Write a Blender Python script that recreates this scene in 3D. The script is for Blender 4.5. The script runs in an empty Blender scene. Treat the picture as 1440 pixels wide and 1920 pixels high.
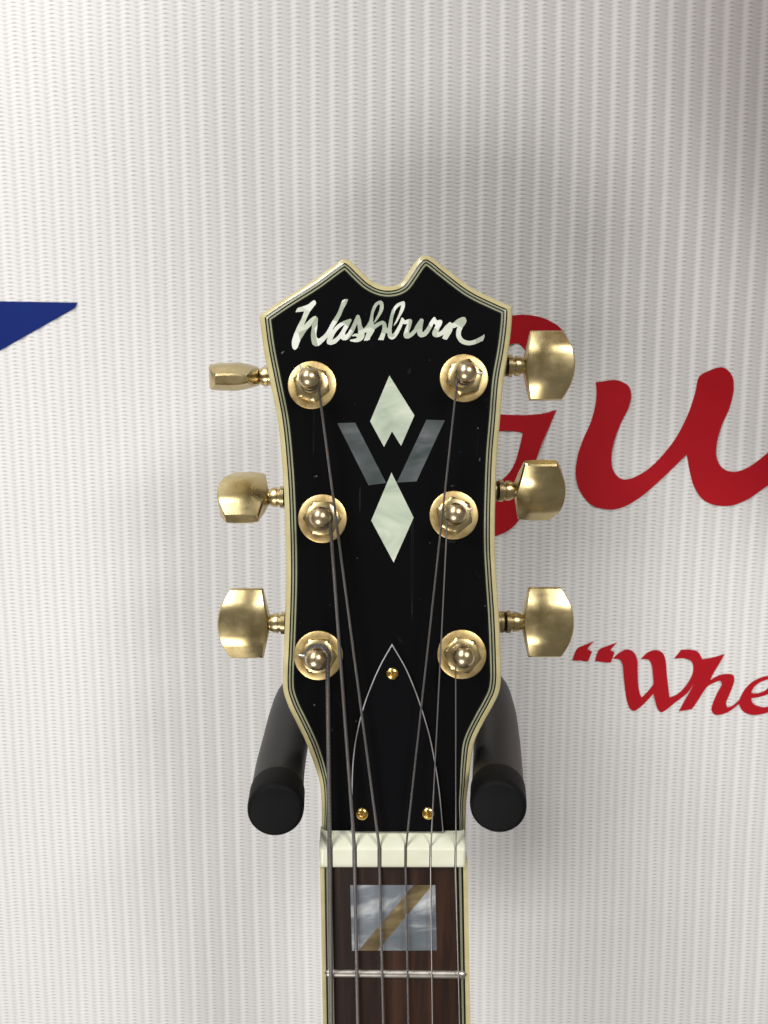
import bpy, bmesh, math, random
import numpy as np
from mathutils import Vector, Matrix
from mathutils.geometry import tessellate_polygon
random.seed(7)
scene = bpy.context.scene
COL = scene.collection
R = math.radians

# ------------------------------------------------------------------ camera
F_PX, IW, IH = 1610.0, 1440.0, 1920.0
PITCH = R(8.0)
CAM = Vector((0.0, -0.34, 0.0))
FWD = Vector((0, math.cos(PITCH), -math.sin(PITCH)))
UPV = Vector((0, math.sin(PITCH), math.cos(PITCH)))
RGT = Vector((1, 0, 0))
cam_d = bpy.data.cameras.new("camera")
cam_d.sensor_fit = 'VERTICAL'
cam_d.sensor_height = 24.0
cam_d.lens = 24.0 * F_PX / IH
cam_d.clip_start = 0.01
cam_d.clip_end = 50.0
cam = bpy.data.objects.new("camera", cam_d)
cam.location = CAM
cam.rotation_euler = (R(90) - PITCH, 0, 0)
COL.objects.link(cam)
scene.camera = cam
cam_d.dof.use_dof = True
cam_d.dof.focus_distance = 0.262
cam_d.dof.aperture_fstop = 20.0

# ------------------------------------------------------------------ world and lamps
world = bpy.data.worlds.new("World")
scene.world = world
world.use_nodes = True
bg = world.node_tree.nodes["Background"]
bg.inputs[0].default_value = (1.0, 0.95, 0.88, 1)
bg.inputs[1].default_value = 0.15

def area(name, loc, target, size, power, color):
    d = bpy.data.lights.new(name, 'AREA')
    d.shape = 'RECTANGLE'
    d.size, d.size_y = size
    d.energy = power
    d.color = color
    o = bpy.data.objects.new(name, d)
    o.location = loc
    o.rotation_euler = (Vector(target) - Vector(loc)).to_track_quat('-Z', 'Y').to_euler()
    COL.objects.link(o)
    return o

area("ceiling_lamp", (-0.52, -0.72, 0.66), (-0.05, -0.05, 0.0), (0.30, 0.30), 5.4, (1.0, 0.98, 0.955))
area("ceiling_lamp", (0.60, -0.96, 0.70), (0.02, -0.05, -0.02), (0.34, 0.34), 8.2, (1.0, 0.975, 0.945))
area("counter_lamp", (-0.34, -0.80, -0.60), (0.0, -0.05, 0.04), (0.34, 0.28), 4.0, (1.0, 0.955, 0.91))
area("ceiling_lamp", (-0.46, -0.42, 1.05), (-0.03, -0.08, 0.04), (0.22, 0.20), 4.0, (1.0, 0.99, 0.97))

scene.view_settings.view_transform = 'Standard'
scene.view_settings.look = 'None'
scene.view_settings.exposure = 0.0
scene.view_settings.gamma = 1.0
scene.render.engine = 'CYCLES'
scene.cycles.use_denoising = True
scene.cycles.max_bounces = 8

# ------------------------------------------------------------------ frames: real planes in the room
def ray(px, py):
    return FWD + RGT * ((px - IW / 2) / F_PX) + UPV * ((IH / 2 - py) / F_PX)

class Frame:
    def __init__(s, o, u, v, n):
        s.o, s.u, s.v, s.n = Vector(o), Vector(u), Vector(v), Vector(n)
        s.m = Matrix(((s.u.x, s.v.x, s.n.x, s.o.x), (s.u.y, s.v.y, s.n.y, s.o.y), (s.u.z, s.v.z, s.n.z, s.o.z), (0, 0, 0, 1)))
    def w(s, px, py, h=0.0):
        d = ray(px, py)
        t = (s.o + s.n * h - CAM).dot(s.n) / d.dot(s.n)
        return CAM + d * t
    def uv(s, px, py, h=0.0):
        p = s.w(px, py, h) - s.o
        return (p.dot(s.u), p.dot(s.v))
    def loc(s, px, py, h=0.0):
        a = s.uv(px, py, h)
        return Vector((a[0], a[1], h))

A1 = R(10.5)
HEAD = Frame(CAM + FWD * 0.25, (1, 0, 0), (0, math.sin(A1), math.cos(A1)), (0, -math.cos(A1), math.sin(A1)))
A2 = R(-3.5)
NUT_O = HEAD.w(737, 1621, 0.0022)
NECK = Frame(NUT_O, (1, 0, 0), (0, math.sin(A2), math.cos(A2)), (0, -math.cos(A2), math.sin(A2)))
WALL = Frame((0, 0, 0), (1, 0, 0), (0, 0, 1), (0, -1, 0))
PX = 0.25 / F_PX          # metres per photo pixel at the headstock

# ------------------------------------------------------------------ materials
def new_mat(name):
    m = bpy.data.materials.new(name)
    m.use_nodes = True
    nt = m.node_tree
    return m, nt, nt.nodes["Principled BSDF"]

def N(nt, t, **kw):
    n = nt.nodes.new(t)
    for k, v in kw.items():
        if k.startswith("i_"):
            key = k[2:]
            key = int(key) if key.isdigit() else key.replace("_", " ")
            n.inputs[key].default_value = v
        else:
            setattr(n, k, v)
    return n

def math_n(nt, op, a, b=None, clamp=False):
    n = nt.nodes.new("ShaderNodeMath")
    n.operation = op
    n.use_clamp = clamp
    for i, x in enumerate((a, b)):
        if x is None: continue
        if isinstance(x, (int, float)): n.inputs[i].default_value = x
        else: nt.links.new(x, n.inputs[i])
    return n.outputs[0]

def ramp(nt, fac, stops):
    r = nt.nodes.new("ShaderNodeValToRGB")
    el = r.color_ramp.elements
    while len(el) < len(stops): el.new(0.5)
    for e, (p, c) in zip(el, stops):
        e.position = p
        e.color = tuple(c) + (1,) if len(c) == 3 else c
    nt.links.new(fac, r.inputs[0])
    return r.outputs[0]

def noise(nt, scale, detail=3, rough=0.55, stretch=(1, 1, 1), rot=(0, 0, 0), dist=0.0, coord="Object"):
    tc = nt.nodes.new("ShaderNodeTexCoord")
    mp = nt.nodes.new("ShaderNodeMapping")
    mp.inputs["Scale"].default_value = stretch
    mp.inputs["Rotation"].default_value = rot
    nt.links.new(tc.outputs[coord], mp.inputs[0])
    n = nt.nodes.new("ShaderNodeTexNoise")
    n.inputs["Scale"].default_value = scale
    n.inputs["Detail"].default_value = detail
    n.inputs["Roughness"].default_value = rough
    n.inputs["Distortion"].default_value = dist
    nt.links.new(mp.outputs[0], n.inputs["Vector"])
    return n.outputs["Fac"]

def bump(nt, bsdf, height, strength, dist):
    b = nt.nodes.new("ShaderNodeBump")
    b.inputs["Strength"].default_value = strength
    b.inputs["Distance"].default_value = dist
    nt.links.new(height, b.inputs["Height"])
    nt.links.new(b.outputs[0], bsdf.inputs["Normal"])
    return b

def mat_gold(name, base, dark, r0, r1, sc=260):
    m, nt, b = new_mat(name)
    b.inputs["Metallic"].default_value = 1.0
    f = noise(nt, sc, 5, 0.65)
    nt.links.new(ramp(nt, f, [(0.35, dark), (0.62, base)]), b.inputs["Base Color"])
    f2 = noise(nt, sc * 2.3, 4, 0.7)
    nt.links.new(ramp(nt, f2, [(0.3, (r0,) * 3), (0.75, (r1,) * 3)]), b.inputs["Roughness"])
    f3 = noise(nt, sc * 0.8, 2, 0.5)
    bump(nt, b, f3, 0.06, 0.00008)
    return m

M = {}
M['gold'] = mat_gold("worn_gold", (0.68, 0.56, 0.30), (0.56, 0.44, 0.21), 0.24, 0.36, 110)
M['gold_washer'] = mat_gold("washer_gold", (0.80, 0.63, 0.31), (0.62, 0.43, 0.18), 0.34, 0.50, 300)
M['gold_post'] = mat_gold("post_gold", (0.80, 0.66, 0.42), (0.62, 0.48, 0.28), 0.26, 0.38, 420)
M['gold_screw'] = mat_gold("screw_gold", (0.92, 0.68, 0.25), (0.75, 0.50, 0.14), 0.16, 0.28, 500)

def mat_plain(name, col, rough, spec=0.5, col2=None, sc=120, metal=0.0, bmp=0.0, bsc=800):
    m, nt, b = new_mat(name)
    b.inputs["Roughness"].default_value = rough
    b.inputs["Specular IOR Level"].default_value = spec
    b.inputs["Metallic"].default_value = metal
    if col2 is None: col2 = tuple(c * 0.85 for c in col)
    f = noise(nt, sc, 4, 0.6)
    nt.links.new(ramp(nt, f, [(0.35, col2), (0.65, col)]), b.inputs["Base Color"])
    if bmp:
        bump(nt, b, noise(nt, bsc, 3), bmp, 0.0002)
    return m

# glossy black lacquer with dust and hairline wear
m, nt, b = new_mat("black_lacquer")
b.inputs["Specular IOR Level"].default_value = 0.13
sp = noise(nt, 420, 2, 0.5)
dust = ramp(nt, sp, [(0.735, (0, 0, 0)), (0.77, (1, 1, 1))])
hz = noise(nt, 40, 4, 0.6)
mx = N(nt, "ShaderNodeMix", data_type='RGBA')
mx.inputs[6].default_value = (0.0035, 0.0036, 0.0042, 1)
mx.inputs[7].default_value = (0.10, 0.10, 0.10, 1)
smear = ramp(nt, noise(nt, 75, 5, 0.7, (1, 1, 1), (0, 0, 0.4), 0.8), [(0.66, (0, 0, 0)), (0.74, (0.16, 0.16, 0.16))])
scr = ramp(nt, noise(nt, 30, 1, 0.3, (14, 0.55, 1), (0, 0, 1.2), 0.4), [(0.715, (0, 0, 0)), (0.73, (0.14, 0.14, 0.14)), (0.745, (0, 0, 0))])
msk = math_n(nt, 'MAXIMUM', math_n(nt, 'MAXIMUM', dust, smear), scr)
nt.links.new(msk, mx.inputs[0])
nt.links.new(mx.outputs[2], b.inputs["Base Color"])
nt.links.new(ramp(nt, hz, [(0.3, (0.10,) * 3), (0.8, (0.22,) * 3)]), b.inputs["Roughness"])
M['black'] = m
M['cover'] = mat_plain("cover_plastic", (0.004, 0.004, 0.005), 0.22, 0.14)
M['line_black'] = mat_plain("line_black", (0.008, 0.009, 0.007), 0.22, 0.4)
M['line_white'] = mat_plain("line_white", (0.30, 0.31, 0.20), 0.25, 0.5)
M['cream'] = mat_plain("aged_cream_plastic", (0.60, 0.54, 0.30), 0.20, 0.5, (0.53, 0.46, 0.23), 160)
M['neck_wood'] = mat_plain("dark_neck_finish", (0.02, 0.012, 0.008), 0.25)
M['edge_white'] = mat_plain("cover_white_ply", (0.45, 0.45, 0.45), 0.3)
M['steel_fret'] = mat_plain("fret_nickel", (0.80, 0.76, 0.70), 0.36, 0.5, (0.6, 0.56, 0.5), 300, 1.0)
M['rubber'] = mat_plain("black_foam_rubber", (0.010, 0.0095, 0.009), 0.42, 0.32, (0.006, 0.006, 0.0055), 60, 0, 0.25, 500)
M['rubber_cap'] = mat_plain("black_rubber_cap", (0.004, 0.004, 0.0045), 0.65, 0.16, (0.0025, 0.0025, 0.003), 90, 0, 0.2, 700)
M['painted_steel'] = mat_plain("black_painted_steel", (0.02, 0.02, 0.02), 0.4)

# bone nut
m, nt, b = new_mat("nut_plastic")
b.inputs["Roughness"].default_value = 0.25
b.inputs["Base Color"].default_value = (0.80, 0.83, 0.66, 1)
b.inputs["Subsurface Weight"].default_value = 0.15
b.inputs["Subsurface Radius"].default_value = (0.002, 0.002, 0.001)
f = noise(nt, 90, 3)
nt.links.new(ramp(nt, f, [(0.3, (0.76, 0.78, 0.60)), (0.7, (0.84, 0.86, 0.72))]), b.inputs["Base Color"])
M['nut'] = m

# mother of pearl: cloudy streaks, a broken sheen
def mat_pearl(name, lo, mid, hi, metal, rot, sc=55, r=0.26, seed=0.0, tilt=0.35):
    m, nt, b = new_mat(name)
    f = noise(nt, sc, 4, 0.55, (1, 2.6, 1), (0, 0, rot), 1.2)
    if seed:                      # the shell is pieced together: each piece has its own tone
        tc = nt.nodes.new("ShaderNodeTexCoord")
        vo = N(nt, "ShaderNodeTexVoronoi", i_Scale=130.0)
        nt.links.new(tc.outputs["Object"], vo.inputs["Vector"])
        sr = nt.nodes.new("ShaderNodeSeparateColor")
        nt.links.new(vo.outputs["Color"], sr.inputs[0])
        f = math_n(nt, 'ADD', math_n(nt, 'MULTIPLY', f, 0.55), math_n(nt, 'MULTIPLY', sr.outputs[0], 0.45))
    nt.links.new(ramp(nt, f, [(0.30, lo), (0.50, mid), (0.68, hi)]), b.inputs["Base Color"])
    b.inputs["Metallic"].default_value = metal
    b.inputs["Roughness"].default_value = r
    b.inputs["Coat Weight"].default_value = 0.4
    b.inputs["Coat Roughness"].default_value = 0.12
    bump(nt, b, noise(nt, sc * 0.8, 2, 0.4, (1, 1.8, 1), (0, 0, rot + 0.4), 0.6), tilt, 0.004)
    return m
M['pearl_logo'] = mat_pearl("pearl_logo", (0.42, 0.48, 0.38), (0.66, 0.72, 0.58), (0.90, 0.93, 0.86), 0.2, 0.5, 45, 0.24, 1.0)
M['pearl'] = mat_pearl("pearl_bright", (0.36, 0.45, 0.36), (0.64, 0.72, 0.58), (0.92, 0.95, 0.84), 0.25, -0.35, 30)
M['pearl_grey'] = mat_pearl("pearl_grey", (0.05, 0.075, 0.07), (0.10, 0.115, 0.12), (0.17, 0.18, 0.19), 0.35, 0.6, 45, 0.3, 0.0, 0.5)
M['pearl_block'] = mat_pearl("pearl_block", (0.16, 0.19, 0.21), (0.25, 0.28, 0.32), (0.80, 0.84, 0.86), 0.4, -0.5, 32, 0.26, 0.0, 0.4)
M['abalone'] = mat_pearl("brown_shell", (0.09, 0.062, 0.025), (0.18, 0.13, 0.06), (0.30, 0.24, 0.12), 0.3, 0.8, 70, 0.3, 0.0, 0.25)

# rosewood
m, nt, b = new_mat("rosewood")
f = noise(nt, 240, 6, 0.7, (1, 0.06, 1), (0, 0, 0), 0.3)
f2 = noise(nt, 60, 3, 0.5, (1, 0.12, 1))
mxx = math_n(nt, 'ADD', math_n(nt, 'MULTIPLY', f, 0.6), math_n(nt, 'MULTIPLY', f2, 0.4))
nt.links.new(ramp(nt, mxx, [(0.36, (0.006, 0.003, 0.002)), (0.50, (0.022, 0.009, 0.005)), (0.64, (0.055, 0.022, 0.011))]), b.inputs["Base Color"])
b.inputs["Roughness"].default_value = 0.45
b.inputs["Specular IOR Level"].default_value = 0.2
bump(nt, b, f, 0.3, 0.0003)
M['rosewood'] = m

# strings: plain and wound (grooves run round the wire: UV v counts windings)
def mat_string(name, wound):
    m, nt, b = new_mat(name)
    b.inputs["Metallic"].default_value = 1.0
    b.inputs["Base Color"].default_value = (0.36, 0.34, 0.33, 1)
    b.inputs["Roughness"].default_value = 0.50 if wound else 0.40
    if wound:
        uv = nt.nodes.new("ShaderNodeUVMap")
        sx = nt.nodes.new("ShaderNodeSeparateXYZ")
        nt.links.new(uv.outputs[0], sx.inputs[0])
        s = math_n(nt, 'SINE', math_n(nt, 'MULTIPLY', sx.outputs[1], 2 * math.pi))
        bump(nt, b, s, 0.8, 0.00015)
        c = math_n(nt, 'MULTIPLY_ADD', s, 0.5)
        c.node.inputs[2].default_value = 0.5
        nt.links.new(ramp(nt, c, [(0.0, (0.12, 0.115, 0.115)), (1.0, (0.40, 0.38, 0.37))]), b.inputs["Base Color"])
    return m
M['wound'] = mat_string("wound_string", True)
M['plain'] = mat_string("plain_string", False)

M['red'] = mat_plain("red_vinyl", (0.46, 0.010, 0.018), 0.45, 0.2, (0.42, 0.009, 0.016), 40)
M['blue'] = mat_plain("blue_vinyl", (0.004, 0.020, 0.165), 0.42, 0.25, (0.004, 0.018, 0.15), 40)
M['wood_top'] = mat_plain("honey_guitar_wood", (0.22, 0.10, 0.035), 0.3, 0.5, (0.14, 0.06, 0.02), 18)

# knitted white banner cloth: rows of little loops in every rib
m, nt, b = new_mat("ribbed_mesh_cloth")
uvn = nt.nodes.new("ShaderNodeUVMap")
sx = nt.nodes.new("ShaderNodeSeparateXYZ")
nt.links.new(uvn.outputs[0], sx.inputs[0])
U, V = sx.outputs[0], sx.outputs[1]
wob = noise(nt, 60, 2, 0.5)
cu = math_n(nt, 'COSINE', math_n(nt, 'MULTIPLY', U, 2 * math.pi))            # +1 on the rib's crest, -1 in the valley
ph = math_n(nt, 'ADD', V, math_n(nt, 'MULTIPLY', cu, -0.24))
ph = math_n(nt, 'ADD', ph, math_n(nt, 'MULTIPLY', wob, 1.2))
row = math_n(nt, 'SINE', math_n(nt, 'MULTIPLY', ph, 2 * math.pi))
rowd = math_n(nt, 'POWER', math_n(nt, 'MULTIPLY_ADD', row, 0.5), 2.2)
rowd.node.inputs[0].links[0].from_node.inputs[2].default_value = 0.5
crest = math_n(nt, 'POWER', math_n(nt, 'MAXIMUM', cu, 0.0), 2.6)
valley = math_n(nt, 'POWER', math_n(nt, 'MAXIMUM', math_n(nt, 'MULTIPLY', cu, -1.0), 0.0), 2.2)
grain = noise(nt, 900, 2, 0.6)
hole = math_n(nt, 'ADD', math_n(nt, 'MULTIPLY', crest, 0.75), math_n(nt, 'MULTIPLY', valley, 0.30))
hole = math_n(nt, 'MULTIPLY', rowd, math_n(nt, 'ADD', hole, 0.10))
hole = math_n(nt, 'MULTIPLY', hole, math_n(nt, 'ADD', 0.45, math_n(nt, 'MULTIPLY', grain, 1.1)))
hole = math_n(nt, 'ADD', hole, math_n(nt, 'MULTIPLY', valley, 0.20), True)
smudge = noise(nt, 7, 4, 0.6)
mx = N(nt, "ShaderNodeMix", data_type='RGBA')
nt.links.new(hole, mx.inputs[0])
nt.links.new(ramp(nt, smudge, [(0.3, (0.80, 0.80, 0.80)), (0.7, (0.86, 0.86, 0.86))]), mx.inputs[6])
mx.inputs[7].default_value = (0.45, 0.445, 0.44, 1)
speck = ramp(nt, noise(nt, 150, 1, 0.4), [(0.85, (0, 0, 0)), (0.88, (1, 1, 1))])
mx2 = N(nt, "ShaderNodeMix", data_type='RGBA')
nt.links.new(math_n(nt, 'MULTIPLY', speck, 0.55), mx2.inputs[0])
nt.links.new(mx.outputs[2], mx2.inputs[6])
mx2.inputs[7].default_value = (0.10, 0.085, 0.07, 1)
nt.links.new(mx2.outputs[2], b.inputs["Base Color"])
b.inputs["Roughness"].default_value = 0.6
b.inputs["Specular IOR Level"].default_value = 0.25
bump(nt, b, math_n(nt, 'MULTIPLY', rowd, -1.0), 0.16, 0.0004)
M['cloth'] = m

# ------------------------------------------------------------------ object helpers
def link(name, me, mat, parent=None, matrix=None):
    o = bpy.data.objects.new(name, me)
    if mat is not None:
        me.materials.append(mat)
    COL.objects.link(o)
    if parent is not None: o.parent = parent
    if matrix is not None: o.matrix_local = matrix
    return o

def mesh(name, verts, faces, smooth=False, sharp=None):
    me = bpy.data.meshes.new(name)
    me.from_pydata([tuple(v) for v in verts], [], [tuple(f) for f in faces])
    me.update()
    if smooth:
        bm = bmesh.new()
        bm.from_mesh(me)
        bmesh.ops.recalc_face_normals(bm, faces=bm.faces)
        for f in bm.faces: f.smooth = True
        if sharp:
            for e in bm.edges:
                if len(e.link_faces) == 2 and e.calc_face_angle(0) > R(sharp): e.smooth = False
        bm.to_mesh(me)
        bm.free()
    return me

def tess(loops):
    """triangles over flat loops (first = outline, others = holes), wound counter-clockwise"""
    pts = [p for l in loops for p in l]
    tris = tessellate_polygon([[Vector((p[0], p[1], 0)) for p in l] for l in loops])
    out = []
    for a, b_, c in tris:
        A, B, C = pts[a], pts[b_], pts[c]
        s = (B[0] - A[0]) * (C[1] - A[1]) - (B[1] - A[1]) * (C[0] - A[0])
        if abs(s) < 1e-16: continue
        out.append((a, b_, c) if s > 0 else (a, c, b_))
    return pts, out

def prism(name, loops, h0, h1, mat, parent=None, matrix=None, bottom=True):
    pts, tris = tess(loops)
    n = len(pts)
    v = [(p[0], p[1], h1) for p in pts] + [(p[0], p[1], h0) for p in pts]
    f = list(tris)
    if bottom: f += [(a + n, c + n, b_ + n) for a, b_, c in tris]
    k = 0
    for l in loops:
        m_ = len(l)
        ar = sum(l[i][0] * l[(i + 1) % m_][1] - l[(i + 1) % m_][0] * l[i][1] for i in range(m_))
        for i in range(m_):
            a, b_ = k + i, k + (i + 1) % m_
            f.append((a, a + n, b_ + n, b_))
        k += m_
    me = mesh(name, v, f)
    bm = bmesh.new(); bm.from_mesh(me)
    bmesh.ops.recalc_face_normals(bm, faces=bm.faces)
    bm.to_mesh(me); bm.free()
    return link(name, me, mat, parent, matrix)

def sweep_profile(name, loops_h, mat, parent=None, smooth=True):
    """rings between successive loops [(loop, h), ...]; loops may differ in vertex count"""
    v, f = [], []
    for (l0, h0), (l1, h1) in zip(loops_h[:-1], loops_h[1:]):
        k = len(v)
        if l0 is l1:
            n = len(l0)
            v += [(p[0], p[1], h0) for p in l0] + [(p[0], p[1], h1) for p in l1]
            f += [(k + i, k + (i + 1) % n, k + n + (i + 1) % n, k + n + i) for i in range(n)]
        else:
            pts, tris = tess([l0, l1])
            n0 = len(l0)
            v += [(p[0], p[1], h0 if i < n0 else h1) for i, p in enumerate(pts)]
            f += [(a + k, b_ + k, c + k) for a, b_, c in tris]
    me = mesh(name, v, f)
    bm = bmesh.new(); bm.from_mesh(me)
    bmesh.ops.remove_doubles(bm, verts=bm.verts, dist=1e-7)
    bmesh.ops.recalc_face_normals(bm, faces=bm.faces)
    if smooth:
        for fc in bm.faces: fc.smooth = True
        for e in bm.edges:
            if len(e.link_faces) == 2 and e.calc_face_angle(0) > R(62): e.smooth = False
    bm.to_mesh(me); bm.free()
    return link(name, me, mat, parent)

def lathe(name, prof, mat, parent=None, matrix=None, seg=40, sharp=35):
    """prof: (r, h) from the bottom up, round the local z axis"""
    v, f = [], []
    for r, h in prof:
        for i in range(seg):
            a = 2 * math.pi * i / seg
            v.append((r * math.cos(a), r * math.sin(a), h))
    for j in range(len(prof) - 1):
        for i in range(seg):
            f.append((j * seg + i, j * seg + (i + 1) % seg, (j + 1) * seg + (i + 1) % seg, (j + 1) * seg + i))
    f.append(tuple(range(seg))[::-1])
    f.append(tuple((len(prof) - 1) * seg + i for i in range(seg)))
    return link(name, mesh(name, v, f, True, sharp), mat, parent, matrix)

def tube_data(path, radii, seg=12, caps=True):
    P = [Vector(p) for p in path]
    v, f, uv = [], [], []
    t = (P[1] - P[0]).normalized()
    ref = Vector((0, 0, 1)) if abs(t.z) < 0.9 else Vector((1, 0, 0))
    x = t.cross(ref).normalized()
    L = 0.0
    Ls = []
    for i, p in enumerate(P):
        if i: L += (p - P[i - 1]).length
        Ls.append(L)
        t = (P[min(i + 1, len(P) - 1)] - P[max(i - 1, 0)]).normalized()
        x = (x - t * x.dot(t)).normalized()
        y = t.cross(x)
        r = radii[i] if hasattr(radii, '__len__') else radii
        for k in range(seg):
            a = 2 * math.pi * k / seg
            v.append(p + x * (r * math.cos(a)) + y * (r * math.sin(a)))
    for j in range(len(P) - 1):
        for k in range(seg):
            f.append((j * seg + k, j * seg + (k + 1) % seg, (j + 1) * seg + (k + 1) % seg, (j + 1) * seg + k))
    if caps:
        f.append(tuple(range(seg))[::-1])
        f.append(tuple((len(P) - 1) * seg + k for k in range(seg)))
    return v, f, Ls

def tube(name, path, radii, mat, parent=None, matrix=None, seg=12, pitch=None, sharp=40):
    v, f, Ls = tube_data(path, radii, seg)
    me = mesh(name, v, f, True, sharp)
    if pitch:
        ul = me.uv_layers.new(name="UVMap")
        d = np.empty(len(me.loops), dtype=np.int32)
        me.loops.foreach_get("vertex_index", d)
        arr = np.zeros((len(d), 2), dtype=np.float32)
        arr[:, 0] = (d % seg) / seg
        arr[:, 1] = np.array(Ls)[d // seg] / pitch
        ul.data.foreach_set("uv", arr.ravel())
    return link(name, me, mat, parent, matrix)

# ------------------------------------------------------------------ curves through traced points
def catmull(p0, p1, p2, p3, n):
    out = []
    P = [np.array(p[:len(p1)], float) for p in (p0, p1, p2, p3)]
    # centripetal
    def tj(ti, a, b_): return ti + max(np.linalg.norm((b_ - a)[:2]), 1e-6) ** 0.5
    t0 = 0.0; t1 = tj(t0, P[0], P[1]); t2 = tj(t1, P[1], P[2]); t3 = tj(t2, P[2], P[3])
    for i in range(n):
        t = t1 + (t2 - t1) * i / n
        A1_ = (t1 - t) / (t1 - t0) * P[0] + (t - t0) / (t1 - t0) * P[1]
        A2_ = (t2 - t) / (t2 - t1) * P[1] + (t - t1) / (t2 - t1) * P[2]
        A3_ = (t3 - t) / (t3 - t2) * P[2] + (t - t2) / (t3 - t2) * P[3]
        B1 = (t2 - t) / (t2 - t0) * A1_ + (t - t0) / (t2 - t0) * A2_
        B2 = (t3 - t) / (t3 - t1) * A2_ + (t - t1) / (t3 - t1) * A3_
        out.append((t2 - t) / (t2 - t1) * B1 + (t - t1) / (t2 - t1) * B2)
    return out

def spline_open(pts, step):
    pts = [np.array(p, float) for p in pts]
    if len(pts) == 2:
        ext = [pts[0] * 2 - pts[1]] + pts + [pts[1] * 2 - pts[0]]
    else:
        ext = [pts[0] * 2 - pts[1]] + pts + [pts[-1] * 2 - pts[-2]]
    out = []
    for i in range(1, len(ext) - 2):
        n = max(1, int(np.linalg.norm((ext[i + 1] - ext[i])[:2]) / step))
        out += catmull(ext[i - 1], ext[i], ext[i + 1], ext[i + 2], n)
    out.append(pts[-1])
    return out

def outline(pts, step=2.0, org=(0, 0), sc=1.0):
    """closed outline; a point (x, y, 1) is a corner. Returns photo coordinates."""
    P = [((p[0] / sc + org[0], p[1] / sc + org[1]), len(p) > 2) for p in pts]
    cs = [i for i, p in enumerate(P) if p[1]]
    n = len(P)
    out = []
    if not cs:
        for i in range(n):
            q = [np.array(P[(i + k) % n][0]) for k in (-1, 0, 1, 2)]
            m_ = max(1, int(np.linalg.norm(q[2] - q[1]) / step))
            out += catmull(q[0], q[1], q[2], q[3], m_)
    else:
        for a, b_ in zip(cs, cs[1:] + [cs[0] + n]):
            seg = [P[i % n][0] for i in range(a, b_ + 1)]
            out += spline_open(seg, step)[:-1]
    return [(float(p[0]), float(p[1])) for p in out]

def contour_loops(S, x0, y0, st):
    """closed zero-level loops of the field S[y, x] (inside < 0)"""
    H, Wd = S.shape
    segs = {}
    def cross(a, b_):
        (ya, xa), (yb, xb) = a, b_
        va, vb = S[ya, xa], S[yb, xb]
        t = va / (va - vb)
        return (x0 + (xa + (xb - xa) * t) * st, y0 + (ya + (yb - ya) * t) * st)
    pos = {}
    nxt = {}
    ins = S < 0
    cells = ins[:-1, :-1].astype(int) + ins[:-1, 1:] * 2 + ins[1:, 1:] * 4 + ins[1:, :-1] * 8
    ys, xs = np.nonzero((cells > 0) & (cells < 15))
    E = {0: ((0, 0), (0, 1)), 1: ((0, 1), (1, 1)), 2: ((1, 1), (1, 0)), 3: ((1, 0), (0, 0))}
    for y, x in zip(ys, xs):
        cr = []
        for k in range(4):
            a = (y + E[k][0][0], x + E[k][0][1]); b_ = (y + E[k][1][0], x + E[k][1][1])
            if ins[a] != ins[b_]:
                key = (min(a, b_), max(a, b_))
                pos[key] = cross(a, b_)
                cr.append((key, ins[a]))
        # walk so that the inside keeps one side: leaving edges start inside
        outs = [c[0] for c in cr if c[1]]
        inn = [c[0] for c in cr if not c[1]]
        if len(outs) == 1:
            nxt[outs[0]] = inn[0]
        else:
            ks = [c[0] for c in cr]
            fl = [c[1] for c in cr]
            for i in range(4):
                if fl[i]: nxt[ks[i]] = ks[(i + 1) % 4]
    loops = []
    while nxt:
        s, _ = next(iter(nxt.items()))
        k = s; l = []
        while k in nxt:
            l.append(pos[k]); k = nxt.pop(k)
        if len(l) > 6: loops.append(l)
    return loops

def inset(loop, d, orient):
    """offset a dense closed loop inwards; d is a number or a function of (x, y)"""
    P = np.array(loop)
    Q = np.roll(P, -1, 0)
    T = Q - P
    Ln = np.linalg.norm(T, axis=1, keepdims=True)
    T = T / np.maximum(Ln, 1e-9)
    Nn = np.stack([-T[:, 1], T[:, 0]], 1) * orient
    mid = (P + Q) / 2
    dd = np.array([d(x, y) for x, y in mid]) if callable(d) else np.full(len(mid), float(d))
    C = mid + Nn * dd[:, None]
    A, B = P, Q
    keep = []
    for c, di in zip(C, dd):
        t = np.clip(((c - A) * (B - A)).sum(1) / np.maximum(((B - A) ** 2).sum(1), 1e-12), 0, 1)
        dist = np.linalg.norm(A + (B - A) * t[:, None] - c, axis=1)
        keep.append(dist.min() > di * 0.985 - 0.02)
    C = C[np.array(keep)]
    out = [C[0]]
    for c in C[1:]:
        if np.linalg.norm(c - out[-1]) > 0.6: out.append(c)
    return [tuple(c) for c in out]

def empty(name, matrix, label, cat):
    o = bpy.data.objects.new(name, None)
    o.empty_display_size = 0.02
    o.matrix_world = matrix
    COL.objects.link(o)
    o["label"] = label
    o["category"] = cat
    return o

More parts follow.
